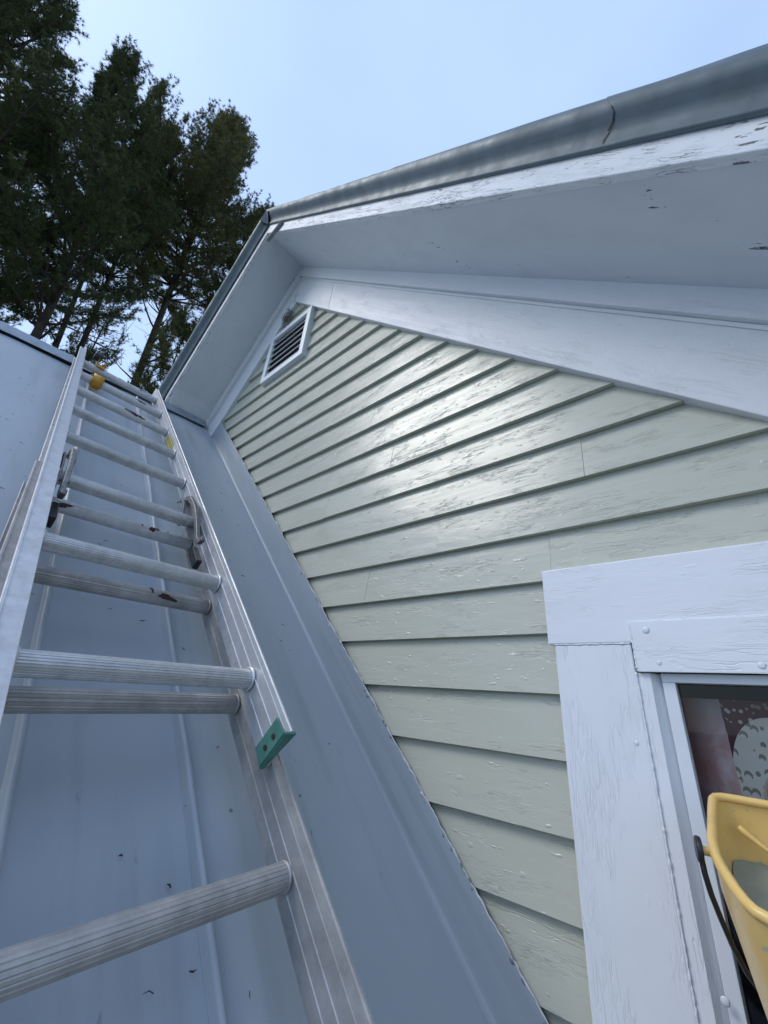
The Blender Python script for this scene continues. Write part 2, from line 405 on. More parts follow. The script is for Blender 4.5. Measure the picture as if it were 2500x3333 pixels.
# cut the window opening out of the sheathing: rebuilt as strips
bpy.data.objects.remove(wall)
WX0, WX1, WZ0, WZ1 = -.150, .62, -.78, .105
strips = []
for (x0, x1, z0, z1) in ((-3.4, WX0, -4.2, 3), (WX0, WX1, WZ1, 3), (WX0, WX1, -4.2, WZ0), (WX1, XR, -4.2, 3)):
    strips.append(clip(clip([(x0, z0), (x1, z0), (x1, z1), (x0, z1)], RS, 1, SOF_R), -LS, 1, SOF_L))
V, F = [], []
for p in strips:
    n = len(p); o = len(V)
    V += [(x,   .8885, z) for x, z in p] + [(x, .985, z) for x, z in p]
    F += [tuple(range(o, o + n)), tuple(range(o + 2 * n - 1, o + n - 1, -1))] + [(o + i, o + i + n, o + (i + 1) % n + n, o + (i + 1) % n) for i in range(n)]
wall = mesh('gable_wall', V, F, M_WING, house, off=HO)

# clapboards
def clap_front(zb): return lambda z: YB + .0150 * (z - zb) / EXP
def clap(x0, x1, zb, zt, k):
    p = [(x0, zb), (x1, zb), (x1, zt), (x0, zt)]
    p = clip(p, RS, 1, FRZ_R + .02); p = clip(p, -LS, 1, FRZ_L + .02)
    p = clip(p, FL_B, -1, -(FL_A - .012))
    if len(p) < 3: return
    w = max(q[0] for q in p) - min(q[0] for q in p)
    if w < .012: return
    p = [(x, z) for x, z in p]
    dy = random.uniform(-.0006, .0006)
    f = clap_front(Z0 - EXP * k)
    o = prism_xz('clapboard', p, lambda z: f(z) + dy, lambda z: .8848 + .0025 * (z - zb) / EXP, M_CLAP, wall, HO, bevel=.0007)
joints = {-14: [], -6: [-.95], -5: [-.62], -4: [-1.16], -3: [-.92], -2: [-.98], -1: [-.80], 0: [-1.12], 1: [-.20], 2: [-.60], 3: [-.86]}
for k in range(-16, 26):
    zb = Z0 - EXP * k
    x1 = XR
    js = list(joints.get(k, []))
    if k < -6 and not js and random.random() < .5: js = [random.uniform(-2.0, -1.2)]
    if k >= 4: x1 = CAS_X
    ends = [-4.0] + js + ([CAS_X] if k == 3 else []) + [x1]
    for a, b_ in zip(ends[:-1], ends[1:]):
        dz = random.uniform(-.0012, .0012)
        lo = zb + dz
        if k == 3 and a >= CAS_X: lo = CAS_TOP + .002
        clap(a + .00004, b_ - .00004, lo, zb + EXP + .004, k)
# right-hand field beyond the window (outside the picture)
for k in range(4, 26):
    zb = Z0 - EXP * k
    clap(.77, XR, zb, zb + EXP + .004, k)

# rake trim
def band(name, x0, x1, lo, hi, yf, yb, m, ang, bevel=.002):
    p = [(x0, lo(x0)), (x1, lo(x1)), (x1, hi(x1)), (x0, hi(x0))]
    return prism_xz(name, p, yf, yb, m, house, HO, ang, bevel)
def rake_board(name, side, c0, c1, yf, yb, m, a=-9, b=9, bevel=.002):
    """strip along a rake between line constants c0 (lower) and c1 (upper); mitred at the peak"""
    big = [(-4.2, -4), (XR + .05, -4), (XR + .05, 5), (-4.2, 5)]
    if side > 0:
        p = clip(clip(big, RS, 1, c1), -RS, -1, -c0)
        cl = {FRZ_R: FRZ_L, CRE_R: CRE_L, SOF_R: SOF_L}
        p = clip(p, -1, 0, -max(a, -1.731)); p = clip(p, 1, 0, b)
        return prism_xz(name, p, yf, yb, m, house, HO, AR, bevel)
    p = clip(clip(big, -LS, 1, c1), LS, -1, -c0)
    p = clip(p, 1, 0, min(b, -1.733)); p = clip(p, -1, 0, -max(a, -3.6))
    return prism_xz(name, p, yf, yb, m, house, HO, AL, bevel)
rake_board('frieze_board', 1, FRZ_R, CRE_R, .855, .888, M_FRIEZE, a=-1.34)
rake_board('frieze_board', 1, FRZ_R, CRE_R, .8553, .888, M_FRIEZE, b=-1.3412)
rake_board('frieze_board', -1, FRZ_L, CRE_L, .856, .888, M_FRIEZE, a=-2.62)
rake_board('bed_moulding', 1, CRE_R - .011, CRE_R + .004, .8515, .8549, M_FRIEZE)
rake_board('bed_moulding', -1, CRE_L - .014, CRE_L + .004, .8520, .8559, M_FRIEZE, a=-2.60)
rake_board('bed_board', 1, CRE_R + .0045, SOF_R + .004, .838, .888, M_FRIEZE)
rake_board('bed_board', -1, CRE_L + .0045, SOF_L + .004, .838, .888, M_FRIEZE, a=-2.60)

# soffits: plank slabs, grain along the rake
def soffit(side):
    YF, YBK, th = .5775, .90, .02
    if side > 0: xs = (-1.7329, XR + .05); fn = right(SOF_R + .003)
    else: xs = (-2.585, -1.7331); fn = left(SOF_L + .003)
    V, uv = [], []
    s = math.hypot(1, RS if side > 0 else LS)
    for x in xs:
        for y in (YF, YBK):
            for dz in (0, th): V.append((x, y, fn(x) + dz)); uv.append((x * s + 3 * side, y + dz + 5))
    F = [(0, 2, 6, 4), (1, 5, 7, 3), (0, 1, 3, 2), (4, 6, 7, 5), (0, 4, 5, 1), (2, 3, 7, 6)]
    return mesh('soffit', V, F, M_SOFFIT, house, uv, off=HO)
soffit(1); soffit(-1)
# the little board that closes the left soffit just above the lower roof's ridge
p = []
for x, z in ((-2.50, 1.815), (-2.615, 1.735)): p += [(x, .575, z + (0 if x > -2.55 else -.005)), (x, .8375, z)]
mesh('soffit_return', [(-2.512, .5775, 1.790), (-2.527, .8375, 1.800), (-2.585, .5775, 1.695), (-2.600, .8375, 1.706), (-2.63, .5775, 1.76), (-2.63, .8375, 1.76)],
     [(0, 1, 3, 2), (2, 3, 5, 4), (4, 5, 1, 0), (0, 2, 4), (1, 5, 3)], M_TRIM, house, [(0, 0), (.3, 0), (0, .1), (.3, .1), (0, .2), (.3, .2)], off=HO)
# fascias
rake_board('fascia', 1, SOF_R, SOF_R + .135, .557, .577, M_FASCIA)
rake_board('fascia', -1, SOF_L, SOF_L + .135, .557, .577, M_FASCIA, a=-2.62)

# rolled metal drip edge along both rakes (dented)
PROF = [(.5560, .084), (.5475, .083), (.5462, .092), (.5452, .108), (.5405, .122), (.5310, .134), (.5200, .143), (.5125, .154), (.5090, .167), (.5085, .180), (.5115, .192), (.5200, .2005), (.5350, .2045), (.60, .2065)]
def drip(side, x0, x1, seed, push=0.0, taper=None):
    nx = max(8, int(abs(x1 - x0) / .012)); V, F, uv = [], [], []
    n = len(PROF)
    for i in range(nx + 1):
        x = x0 + (x1 - x0) * i / nx
        base = (right(SOF_R) if side > 0 else left(SOF_L))(x)
        for j, (y, dz) in enumerate(PROF):
            w = max(0, 1 - abs(j - 8) / 5.0)
            d = pnoise(x * 3, j * .3, seed) * .0007 + w * (max(0, pnoise(x * 11, j * .8, seed + 3)) * .0045 if x < -.55 else max(0, pnoise(x * 4, j * .5, seed + 3)) * .003)
            w2 = 1 if j > 1 else .3
            V.append((x, y + d * w2 + push, base + dz - .3 * d * w2 + pnoise(x * 2, 0, seed) * .0015)); uv.append((x, dz))
    for i in range(nx):
        for j in range(n - 1): F.append((i * n + j, i * n + j + 1, (i + 1) * n + j + 1, (i + 1) * n + j))
    return mesh('drip_edge', V, F, M_GALV, house, uv, smooth=True, off=HO)
drip(1, -1.735, .035, 1.0); drip(1, .028, XR + .05, 4.2, -.0012)
drip(-1, -2.80, -1.731, 2.4, -.0006)
# split lap in the right drip edge
V = []
for j, (sx, w_) in enumerate(((.000, .0005), (.006, .0016), (.015, .0020), (.026, .0017), (.031, .0013), (.030, .0009), (.026, .0003))):
    y, dz = PROF[j + 2]; z = right(SOF_R)(sx) + dz
    V += [(sx - w_, y - .0016, z + w_), (sx + w_, y - .0016, z - w_)]
mesh('lap_split', V, [(2 * i, 2 * i + 1, 2 * i + 3, 2 * i + 2) for i in range(6)], M_BLACK, house, off=HO)
# dark gap behind the left drip edge
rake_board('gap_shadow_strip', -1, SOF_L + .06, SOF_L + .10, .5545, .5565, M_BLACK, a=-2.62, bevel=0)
# peak cap of the drip edge
mesh('peak_cap', [(-1.775, .506, 2.73), (-1.731, .5045, 2.79), (-1.690, .506, 2.735), (-1.775, .525, 2.80), (-1.731, .53, 2.845), (-1.690, .525, 2.80), (-1.731, .546, 2.70)],
     [(0, 1, 4, 3), (1, 2, 5, 4), (0, 6, 1), (6, 2, 1)], M_GALV, house, off=HO)
# batten nailed across the peak, and a screw hook at the frieze
V, F = cyl((-1.655, .548, 2.455), (-1.515, .547, 2.485), .011, 8); mesh('batten', V, F, M_DUST, house, off=HO, smooth=True)
hk = [(-1.752 + .018 * math.cos(a), .848, 2.362 + .02 * math.sin(a)) for a in np.linspace(2.6, -1.4, 10)] + [(-1.75, .856, 2.318)]
V, F = tube(hk, .003, 6); mesh('screw_hook', V, F, M_TRIM, house, off=HO, smooth=True)

# main roof slabs behind the rakes
def slab(name, pts, th, m, parent):
    V = [tuple(p) for p in pts] + [(p[0], p[1], p[2] + th) for p in pts]
    return mesh(name, V, [(0, 1, 2, 3), (7, 6, 5, 4), (0, 4, 5, 1), (1, 5, 6, 2), (2, 6, 7, 3), (3, 7, 4, 0)], m, parent, [(v[0], v[1]) for v in V], off=HO)
zr = SOF_R - RS * -1.733
slab('main_roof', [(-1.733, .58, zr + .175), (XR + .05, .58, SOF_R - RS * (XR + .05) + .175), (XR + .05, 9, SOF_R - RS * (XR + .05) + .175), (-1.733, 9, zr + .175)], .028, M_ROOF, house)
slab('main_roof', [(-3.7, .58, SOF_L - LS * 3.7 + .175), (-1.734, .58, zr + .175), (-1.734, 9, zr + .175), (-3.7, 9, SOF_L - LS * 3.7 + .175)], .028, M_ROOF, house)
box('side_wall', (XR - .1, .99, GZ), (XR, 8.8, SOF_R - RS * XR), M_WING, house, HO)
box('side_wall', (-3.4, .99, GZ), (-3.3, 8.8, SOF_L - LS * 3.4), M_WING, house, HO)
box('back_wall', (-3.3, 8.7, GZ), (XR - .1, 8.8, .5), M_WING, house, HO)
# dark room seen through the window
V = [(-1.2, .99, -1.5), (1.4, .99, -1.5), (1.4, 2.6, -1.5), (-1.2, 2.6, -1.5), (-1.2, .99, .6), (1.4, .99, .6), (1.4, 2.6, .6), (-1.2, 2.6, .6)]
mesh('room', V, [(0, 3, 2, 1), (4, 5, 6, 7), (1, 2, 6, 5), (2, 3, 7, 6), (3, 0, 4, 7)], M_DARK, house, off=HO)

# gable vent
vent = box('gable_vent', (-1.90, .8655, 1.70), (-1.515, .8688, 2.068), M_DARK, house, HO)
VX0, VX1, VZ0, VZ1 = -1.913, -1.505, 1.690, 2.078; VW = .036
box('vent_frame', (VX0, .846, VZ0), (VX0 + VW, .884, VZ1), M_SASH, vent, HO, .001)
box('vent_frame', (VX1 - VW, .846, VZ0), (VX1, .884, VZ1), M_SASH, vent, HO, .001)
box('vent_frame', (VX0 + VW, .8465, VZ1 - VW), (VX1 - VW, .884, VZ1), M_SASH, vent, HO, .001)
box('vent_frame', (VX0 + VW, .8465, VZ0), (VX1 - VW, .884, VZ0 + VW), M_SASH, vent, HO, .001)
for i in range(6):
    z = VZ0 + VW + .010 + i * .050
    V = [(VX0 + VW, .850, z), (VX1 - VW, .850, z), (VX1 - VW, .861, z + .009), (VX0 + VW, .861, z + .009)]
    V += [(a, b_ + .004, c + .0125) for a, b_, c in V]
    mesh('louver_slat', V, [(0, 1, 2, 3), (7, 6, 5, 4), (0, 4, 5, 1), (1, 5, 6, 2), (2, 6, 7, 3), (3, 7, 4, 0)], M_SASH, vent, off=HO)

# window
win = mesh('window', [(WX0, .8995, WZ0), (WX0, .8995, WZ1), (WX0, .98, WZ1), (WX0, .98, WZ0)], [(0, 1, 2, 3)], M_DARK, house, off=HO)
CB = .127
prism_xz('head_casing', [(CAS_X - .012, CB + .0006), (XR * .53, CB + .0006), (XR * .53, CAS_TOP), (CAS_X - .012, CAS_TOP)], .8465, .8845, M_CASING, win, HO, 0, .003)
prism_xz('side_casing', [(CAS_X, -1.0), (-.1625, -1.0), (-.1625, CB), (CAS_X, CB)], .8485, .8845, M_CASING, win, HO, math.pi / 2, .003)
prism_xz('side_casing', [(.64, -1.0), (.77, -1.0), (.77, CB), (.64, CB)], .8485, .8845, M_CASING, win, HO, math.pi / 2, .003)
prism_xz('stop_head', [(-.158, .0795), (.635, .0795), (.635, .1635), (-.158, .1635)], .8435, .8463, M_CASING, win, HO, 0, .001)
prism_xz('blind_stop', [(-.1623, -1.0), (-.1425, -1.0), (-.1425, .0785), (-.1623, .0785)], .8515, .8845, M_CASING, win, HO, math.pi / 2, .001)
prism_xz('blind_stop', [(.62, -1.0), (.6395, -1.0), (.6395, .0785), (.62, .0785)], .8555, .8845, M_CASING, win, HO, math.pi / 2, .001)
# sloped cove between the stop and the storm frame
mesh('cove_stop', [(-.1424, .8522, -1), (-.1285, .8720, -1), (-.1285, .8720, .0785), (-.1424, .8522, .0785), (-.1424, .8845, -1), (-.1285, .8845, -1), (-.1285, .8845, .0785), (-.1424, .8845, .0785)],
     [(0, 1, 2, 3), (0, 4, 5, 1), (1, 5, 6, 2), (3, 2, 6, 7), (0, 3, 7, 4)], M_CASING, win, [(0, 0), (0, .02), (1, .02), (1, 0)] * 2, off=HO)
box('storm_frame', (-.1284, .8580, -1.0), (-.1105, .8845, .0648), M_SASH, win, HO, .001)
box('storm_frame', (-.1284, .8572, .0650), (.62, .8845, .0790), M_SASH, win, HO, .001)
box('storm_frame', (.602, .866, -1.0), (.62, .8845, .0648), M_SASH, win, HO, .001)
mesh('pane', [(-.1105, .879, -.95), (.602, .879, -.95), (.602, .879, .0648), (-.1105, .879, .0648)], [(0, 1, 2, 3)], M_GLASS, win, off=HO)
box('window_sill', (-.33, .80, -1.045), (.80, .8845, -1.0), M_CASING, win, HO, .003)
def bead(p0, p1, r, n, seed):
    pts, rr_ = [], []
    rs = random.Random(seed)
    for i in range(n):
        f = i / (n - 1); pts.append(tuple(p0[k] + (p1[k] - p0[k]) * f + rs.uniform(-.0004, .0004) for k in range(3))); rr_.append(r * rs.uniform(.5, 1.25) * (1.5 if rs.random() < .12 else 1))
    V, F = tube(pts, rr_, 6); mesh('caulk_bead', V, F, M_CASING, win, off=HO, smooth=True)
bead((-.1592, .8455, .080), (-.1592, .8455, .163), .0019, 40, 1); bead((-.1627, .8500, -.40), (-.1627, .8500, .079), .0017, 150, 2)
bead((-.158, .8455, .1640), (.30, .8455, .1640), .0012, 120, 3); bead((-.296, .8482, .1272), (-.163, .8482, .1272), .0012, 40, 4)
# nail heads under paint on the casing
for (x, z, r) in ((-.135, .148, .0045), (-.125, .094, .003), (.004, .091, .004), (-.18, -.03, .0028), (-.128, -.31, .004)):
    r *= 1.3; yy = .8433 if z > .08 else .8484
    bm = bmesh.new(); bmesh.ops.create_uvsphere(bm, u_segments=8, v_segments=5, radius=r)
    V = [(v.co.x + x, v.co.y * .22 + yy, v.co.z + z) for v in bm.verts]; F = [[v.index for v in f.verts] for f in bm.faces]; bm.free()
    mesh('nail_head', V, F, M_SASH, win, off=HO, smooth=True)

# ------------------------------------------------------------------ lower roof (45 degrees, rising to the left)
K = .925; q2 = math.sqrt(.5)
def roof_pt(s, y, h=0):                     # s = distance up-slope measured so that x = -s*q2
    x = -s * q2; return (x + h * q2, y, -x - K + h * q2)
def ridge_s(y): return (2.418 + .175 * (y - .09)) / q2 if y > -1.0 else (2.418 - .19) / q2
S0 = -1.9                                   # eave
def seam_y(y0, s): return y0 + (s - 1.6) * -.011
SE = [(.395, True), (.158, True), (-.46, True), (-1.1, True), (-1.75, True), (-2.4, True)]
edges = [.8546] + [a for a, _ in SE] + [-3.0]
lower = mesh('lower_roof', [roof_pt(S0, -3, -.03), roof_pt(S0, .86, -.03), roof_pt(ridge_s(.86), .86, -.03), roof_pt(ridge_s(-3), -3, -.03)], [(0, 1, 2, 3)], M_DARK, house, off=HO)
for ya, yb in zip(edges[:-1], edges[1:]):
    ny, ns = max(6, int((ya - yb) / .035)), 90
    V, F, uv = [], [], []; sd = random.uniform(0, 20)
    for i in range(ns + 1):
        for j in range(ny + 1):
            y = ya + (yb - ya) * j / ny
            s = S0 + (ridge_s(y) - S0) * i / ns
            yy = y + (seam_y(0, s)) * min(1, max(0, (.8546 - y) / .45))
            fr = min(j, ny - j) / ny
            h = pnoise(s * 2.6, yy * 6, sd) * .0035 * min(1, fr * 5)
            V.append(roof_pt(s, yy, h)); uv.append((s + sd, yy))
    for i in range(ns):
        for j in range(ny): a = i * (ny + 1) + j; F.append((a, a + 1, a + ny + 2, a + ny + 1))
    mesh('roof_panel', V, F, M_ROOF, lower, uv, smooth=True, off=HO)
SP = [(.0088, -.001), (.0074, .003), (.0070, .0145), (.0050, .0188), (.0010, .0197), (-.0020, .0182), (-.0038, .012), (-.0046, .003), (-.006, -.001)]
for y0, _ in SE:
    ns = 120; V, F, uv = [], [], []; n = len(SP); sd = random.uniform(0, 20)
    for i in range(ns + 1):
        s = S0 + (ridge_s(y0) - .06 - S0) * i / ns
        w = pnoise(s * 4, 0, sd) * .0022
        for a, h in SP:
            V.append(roof_pt(s, seam_y(y0, s) - a + w, h * (1 + .14 * pnoise(s * 7, 1, sd)) + .0012)); uv.append((s + sd, a + h))
    for i in range(ns):
        for j in range(n - 1): F.append((i * n + j, i * n + j + 1, (i + 1) * n + j + 1, (i + 1) * n + j))
    F += [tuple(range(n)), tuple(range(ns * n + n - 1, ns * n - 1, -1))]
    mesh('standing_seam', V, F, M_ROOF, lower, uv, smooth=True, off=HO)
# apron between the panels and the wall + upstand flashing, one bent sheet
def fl_top(x): return FL_A + FL_B * x
V, F, uv = [], [], []; ns = 260
for i in range(ns + 1):
    x = 1.2 - (1.2 + 2.44) * i / ns; zc = -x - K
    zt = fl_top(x) + pnoise(x * 6, 0, 2.2) * .0030 + pnoise(x * 31, 0, .4) * .0026
    hv = zt - zc
    cols = [(.8470, -.0040), (.8535, .0006), (.8585, .0032), (.8615, .0070), (.8630, .0120), (.8637, .0220)]
    for y, h in cols: V.append((x + 0, y, zc + h)); uv.append((x * 1.414, y))
    for fr in (.38, .55, .72, .88, 1.0):
        wv = pnoise(x * 7, fr * 2, 1.1) * .0018 * (1 - abs(fr - .6)) + pnoise(x * 17, fr * 3, 5.1) * .0007
        V.append((x, .8640 + wv + (.0008 if fr == 1 else 0), zc + hv * fr)); uv.append((x * 1.414, .86 + hv * fr))
nc = 11
for i in range(ns):
    for j in range(nc - 1): F.append((i * nc + j, i * nc + j + 1, (i + 1) * nc + j + 1, (i + 1) * nc + j))
mesh('wall_flashing', V, F, M_FLASH, lower, uv, smooth=True, off=HO)
# ragged caulk and paint drips along the flashing edge
pts, rr = [], []
for i in range(520):
    x = .6 - (.6 + 2.40) * i / 519
    z = fl_top(x) + pnoise(x * 6, 0, 2.2) * .0030 + pnoise(x * 31, 0, .4) * .0026
    a = pnoise(x * 24, 1, 3.3); pts.append((x + random.uniform(-.001, .001), .8648, z + random.uniform(-.0012, .0012))); rr.append(.0010 + max(0, a) * .0030 + random.random() * .0007)
V, F = tube(pts, rr, 5); mesh('caulk_bead', V, F, M_CAULK, lower, off=HO, smooth=True)
for i in range(90):
    x = random.uniform(-2.2, -.25); z = fl_top(x) - random.uniform(-.001, .013); r = random.uniform(.0008, .0030)
    bm = bmesh.new(); bmesh.ops.create_uvsphere(bm, u_segments=7, v_segments=5, radius=r)
    V = [(v.co.x * 1.1 - v.co.z * .8 + x, v.co.y * .5 + .8638, v.co.z * 1.5 + z) for v in bm.verts]; F = [[v.index for v in f.verts] for f in bm.faces]; bm.free()
    mesh('paint_drip', V, F, M_CAULK if i % 5 == 0 else M_DRIP, lower, off=HO, smooth=True)
# ridge cap: a steep folded strip standing proud of the panels, with a dark gap under its lip
V, F = [], []; ny = 60
for i in range(ny + 1):
    y = -3.0 + 3.84 * i / ny; s = ridge_s(y); w = pnoise(y * 3, 0, 1.4) * .002
    x = -s * q2; z = -x - K
    for dx, dz in ((.010, .014), (.008, .019), (-.052, .098), (-.085, .108), (-.20, .0)): V.append((x + dx, y, z + dz + w))
for i in range(ny):
    for j in range(4): F.append((i * 5 + j, i * 5 + j + 1, (i + 1) * 5 + j + 1, (i + 1) * 5 + j))
mesh('ridge_cap', V, F, M_DRIPGREY, lower, off=HO)
xr = -ridge_s(.1) * q2
slab('back_slope', [(-4.3, -3, -.30), (-4.3, .86, -.30), (xr - .13, .86, -xr - K + .03), (xr - .13, -3, -xr - K + .03)], .02, M_ROOF, lower)
xe = -S0 * q2
V = [(xe - .2, -2.9, GZ), (xe - .2, .86, GZ), (-4.1, .86, GZ), (-4.1, -2.9, GZ), (xe - .2, -2.9, -xe - K + .1), (xe - .2, .86, -xe - K + .1), (-4.1, .86, -.15), (-4.1, -2.9, -.15), (xr, -2.9, -xr - K - .1)]
mesh('wing_wall', V, [(0, 1, 5, 4), (2, 3, 7, 6), (0, 4, 8, 7, 3)], M_WING, house, off=HO)

# ------------------------------------------------------------------ extension ladder
phi = .745
u = Vector((-math.cos(phi), 0, math.sin(phi))); nn = Vector((math.sin(phi), 0, math.cos(phi))); CF = -.472
lad = empty('extension_ladder', nn * CF, 'aluminium extension ladder with round ribbed rungs lying up the blue grey roof', 'ladder')
ML = Matrix.Identity(4)
for i in range(3): ML[i][0] = u[i]; ML[i][1] = -(0, 1, 0)[i]; ML[i][2] = nn[i]
lad.rotation_euler = ML.to_euler()
# local axes: x up the ladder, y = -Y (towards the camera side is +y), z = out from the roof
def rail(name, t0, t1, ya, yb, out, z0, z1, m, ribs, wall_t=.0022, lip=.006, fl=.019):
    """channel rail: web at Y = ya (t0) .. yb (t1), flanges pointing to 'out' (+1 = +Y)"""
    def ring(t, Y):
        y = -Y; o = -out
        return [(y, z0), (y, z1), (y + o * fl, z1), (y + o * fl, z1 - lip), (y + o * (fl - wall_t), z1 - lip), (y + o * (fl - wall_t), z1 - wall_t), (y + o * wall_t, z1 - wall_t),
                (y + o * wall_t, z0 + wall_t), (y + o * (fl - wall_t), z0 + wall_t), (y + o * (fl - wall_t), z0 + lip), (y + o * fl, z0 + lip), (y + o * fl, z0)]
    V, F = [], []
    for t, Y in ((t0, ya), (t1, yb)): V += [(t, a, b_) for a, b_ in ring(t, Y)]
    n = 12
    F = [(i, (i + 1) % n, (i + 1) % n + n, i + n) for i in range(n)]
    F += [(0, 1, 6, 7), (1, 2, 5, 6), (2, 3, 4, 5), (0, 7, 8, 11), (8, 9, 10, 11)]
    F += [tuple(i + n for i in f) for f in F[-5:]]
    o = mesh(name, V, F, m, lad); bev(o, .0009, 2)
    for zr_ in ribs:                                        # extruded ridges on the web
        for sgn in (1,):
            Vr = []
            for t, Y in ((t0 + .001, ya), (t1 - .001, yb)):
                y = -Y; o2 = out * .0012
                Vr += [(t, y - out * .0002, zr_ - .0018), (t, y + o2, zr_ - .0010), (t, y + o2, zr_ + .0010), (t, y - out * .0002, zr_ + .0018)]
            mesh('web_ridge', Vr, [(0, 1, 5, 4), (1, 2, 6, 5), (2, 3, 7, 6), (0, 4, 7, 3)], m, o)
    Vr = []
    for t, Y in ((t0 + .001, ya), (t1 - .001, yb)):
        y = -Y; o2 = -out
        Vr += [(t, y + o2 * (fl - .0005), z1 - .0005), (t, y + o2 * (fl - .0010), z1 + .0022), (t, y + o2 * (fl - .0040), z1 + .0022), (t, y + o2 * (fl - .0050), z1 - .0005)]
    mesh('flange_bead', Vr, [(0, 1, 5, 4), (1, 2, 6, 5), (2, 3, 7, 6), (0, 4, 7, 3), (0, 3, 2, 1), (4, 5, 6, 7)], m, o)
    return o
T0, T1 = .391, 2.872
def yl(t): return .0955 - .0095 * (t - .4)
def yrr(t): return .4445
rf = rail('fly_rail', T0, T1, .4445, .4445, 1, -.036, .036, M_ALU, (-.013, .012), fl=.0155)
lf = rail('fly_rail', T0, T1, yl(T0), yl(T1), -1, -.036, .036, M_ALU, (-.013, .012), fl=.030)
rb = rail('base_rail', -.9, 1.262, .4605, .4605, 1, -.100, -.030, M_ALU_DULL, (-.055, -.078), fl=.0215)
lb = rail('base_rail', -.9, 1.262, .0820, .0755, -1, -.100, -.030, M_ALU_DULL, (-.055, -.078), fl=.0235)
def rib_ring(r, n, amp, flat=None):
    pts = []
    for k in range(n):
        a0 = 2 * math.pi * k / n
        for d, rr_ in ((0.0, r - amp), (.22, r), (.78, r), (1.0 - 1e-3, r - amp)):
            a = a0 + d * 2 * math.pi / n
            pts.append((rr_ * math.cos(a), rr_ * math.sin(a)))
    return pts
RK = .042            # the old ladder is slightly racked: rungs sit a little lower on the left
def rung(t, z, y0, y1, r, n, amp, m, rot=0):
    ring = rib_ring(r, n, amp); k = len(ring); V, F = [], []
    for Y in (y0, (y0 + y1) / 2, y1): V += [(t + a + RK * (Y - .445), -Y, z + b_) for a, b_ in ring]
    for i in range(2): F += [(i * k + j, i * k + (j + 1) % k, (i + 1) * k + (j + 1) % k, (i + 1) * k + j) for j in range(k)]
    F += [tuple(range(k - 1, -1, -1)), tuple(range(2 * k, 3 * k))]
    o = mesh('rung', V, F, m, lad); return o
def ferrule(o, t, z, Y, r, m):
    V, F = [], []; n, mjr = 40, 8
    for i in range(n):
        a = 2 * math.pi * i / n
        for j in range(mjr):
            b_ = 2 * math.pi * j / mjr; rr_ = r + .0016 + .0028 * math.cos(b_) + .0004 * (i % 2)
            V.append((t + RK * (Y - .445) + rr_ * math.cos(a), -Y + .0028 * math.sin(b_), z + rr_ * math.sin(a)))
    F = [(i * mjr + j, i * mjr + (j + 1) % mjr, ((i + 1) % n) * mjr + (j + 1) % mjr, ((i + 1) % n) * mjr + j) for i in range(n) for j in range(mjr)]
    mesh('ferrule', V, F, m, o, smooth=True)
def splotch(o, t, z, r, Y, ang, w, h, m, seed):
    """irregular patch of spilt paint lying on a rung: ang 0 = away from the roof, positive towards the foot"""
    rs = random.Random(seed); n = 22; V = []; F = []
    def P(dy, da):
        a = ang + da; rr_ = r + .0005
        return (t + RK * (Y + dy - .445) - rr_ * math.sin(a), -(Y + dy), z + rr_ * math.cos(a))
    ph = [rs.uniform(0, 6.28) for _ in range(4)]
    for ring_ in (0, .35, .7, 1.0):
        for i in range(n):
            a = 2 * math.pi * i / n
            k = ring_ * (1 + .28 * math.sin(2 * a + ph[0]) + .2 * math.sin(3 * a + ph[1]) + .14 * math.sin(5 * a + ph[2]) + .1 * math.sin(9 * a + ph[3]))
            V.append(P(w * k * math.cos(a), h / r * k * math.sin(a)))
    for q in range(3):
        for i in range(n): F.append((q * n + i, q * n + (i + 1) % n, (q + 1) * n + (i + 1) % n, (q + 1) * n + i))
    mesh('paint_splotch', V, F, m, o)
FT = [.538 + .3048 * k for k in range(8)]
RR = .0170
rungs = []
for i, t in enumerate(FT):
    old = i >= 5
    m = M_ALU_PAINT if old else M_ALU
    o = rung(t, 0, yl(t) + .001, .4435, RR + (.001 if old else 0), 26, .0002 if old else .0013, m)
    if old: o['label'] = 'pale paint covered rung with dark red flakes' if i != 5 else 'pale paint covered rung with a large dark red scrape'
    ferrule(o, t, 0, .4405, RR, m); ferrule(o, t, 0, yl(t) + .004, RR, m); rungs.append(o)
BT = [-.36, -.055, .253, .548, .845, 1.148]
brungs = []
for t in BT:
    o = rung(t, -.070, .0830, .4595, RR, 20, .0009, M_ALU_DULL if t < .9 else M_ALU); ferrule(o, t, -.070, .4565, RR - .003, M_ALU_DULL); brungs.append(o)
sd = 0
for (o, t, z, Y, a, w, h) in ((rungs[5], FT[5], 0, .285, .25, .021, .014), (rungs[5], FT[5], 0, .318, .55, .022, .006), (rungs[6], FT[6], 0, .325, .1, .010, .006), (rungs[6], FT[6], 0, .345, .35, .014, .007),
                              (rungs[7], FT[7], 0, .255, -.2, .022, .007), (rungs[7], FT[7], 0, .33, -.85, .05, .004), (rungs[7], FT[7], 0, .365, .1, .016, .007), (rungs[4], FT[4], 0, .315, -.55, .004, .006),
                              (brungs[5], BT[5], -.070, .345, .15, .012, .010), (brungs[5], BT[5], -.070, .315, -.25, .0035, .008), (brungs[5], BT[5], -.070, .385, -.3, .003, .008), (brungs[5], BT[5], -.070, .13, .95, .018, .006),
                              (brungs[5], BT[5], -.070, .275, -.6, .004, .003), (brungs[4], BT[4], -.070, .318, -.25, .0035, .013), (brungs[4], BT[4], -.070, .352, .75, .02, .006)):
    sd += 1; splotch(o, t, z, RR + (.0012 if o in rungs[5:] else 0), Y, a, w, h, M_RED, sd)
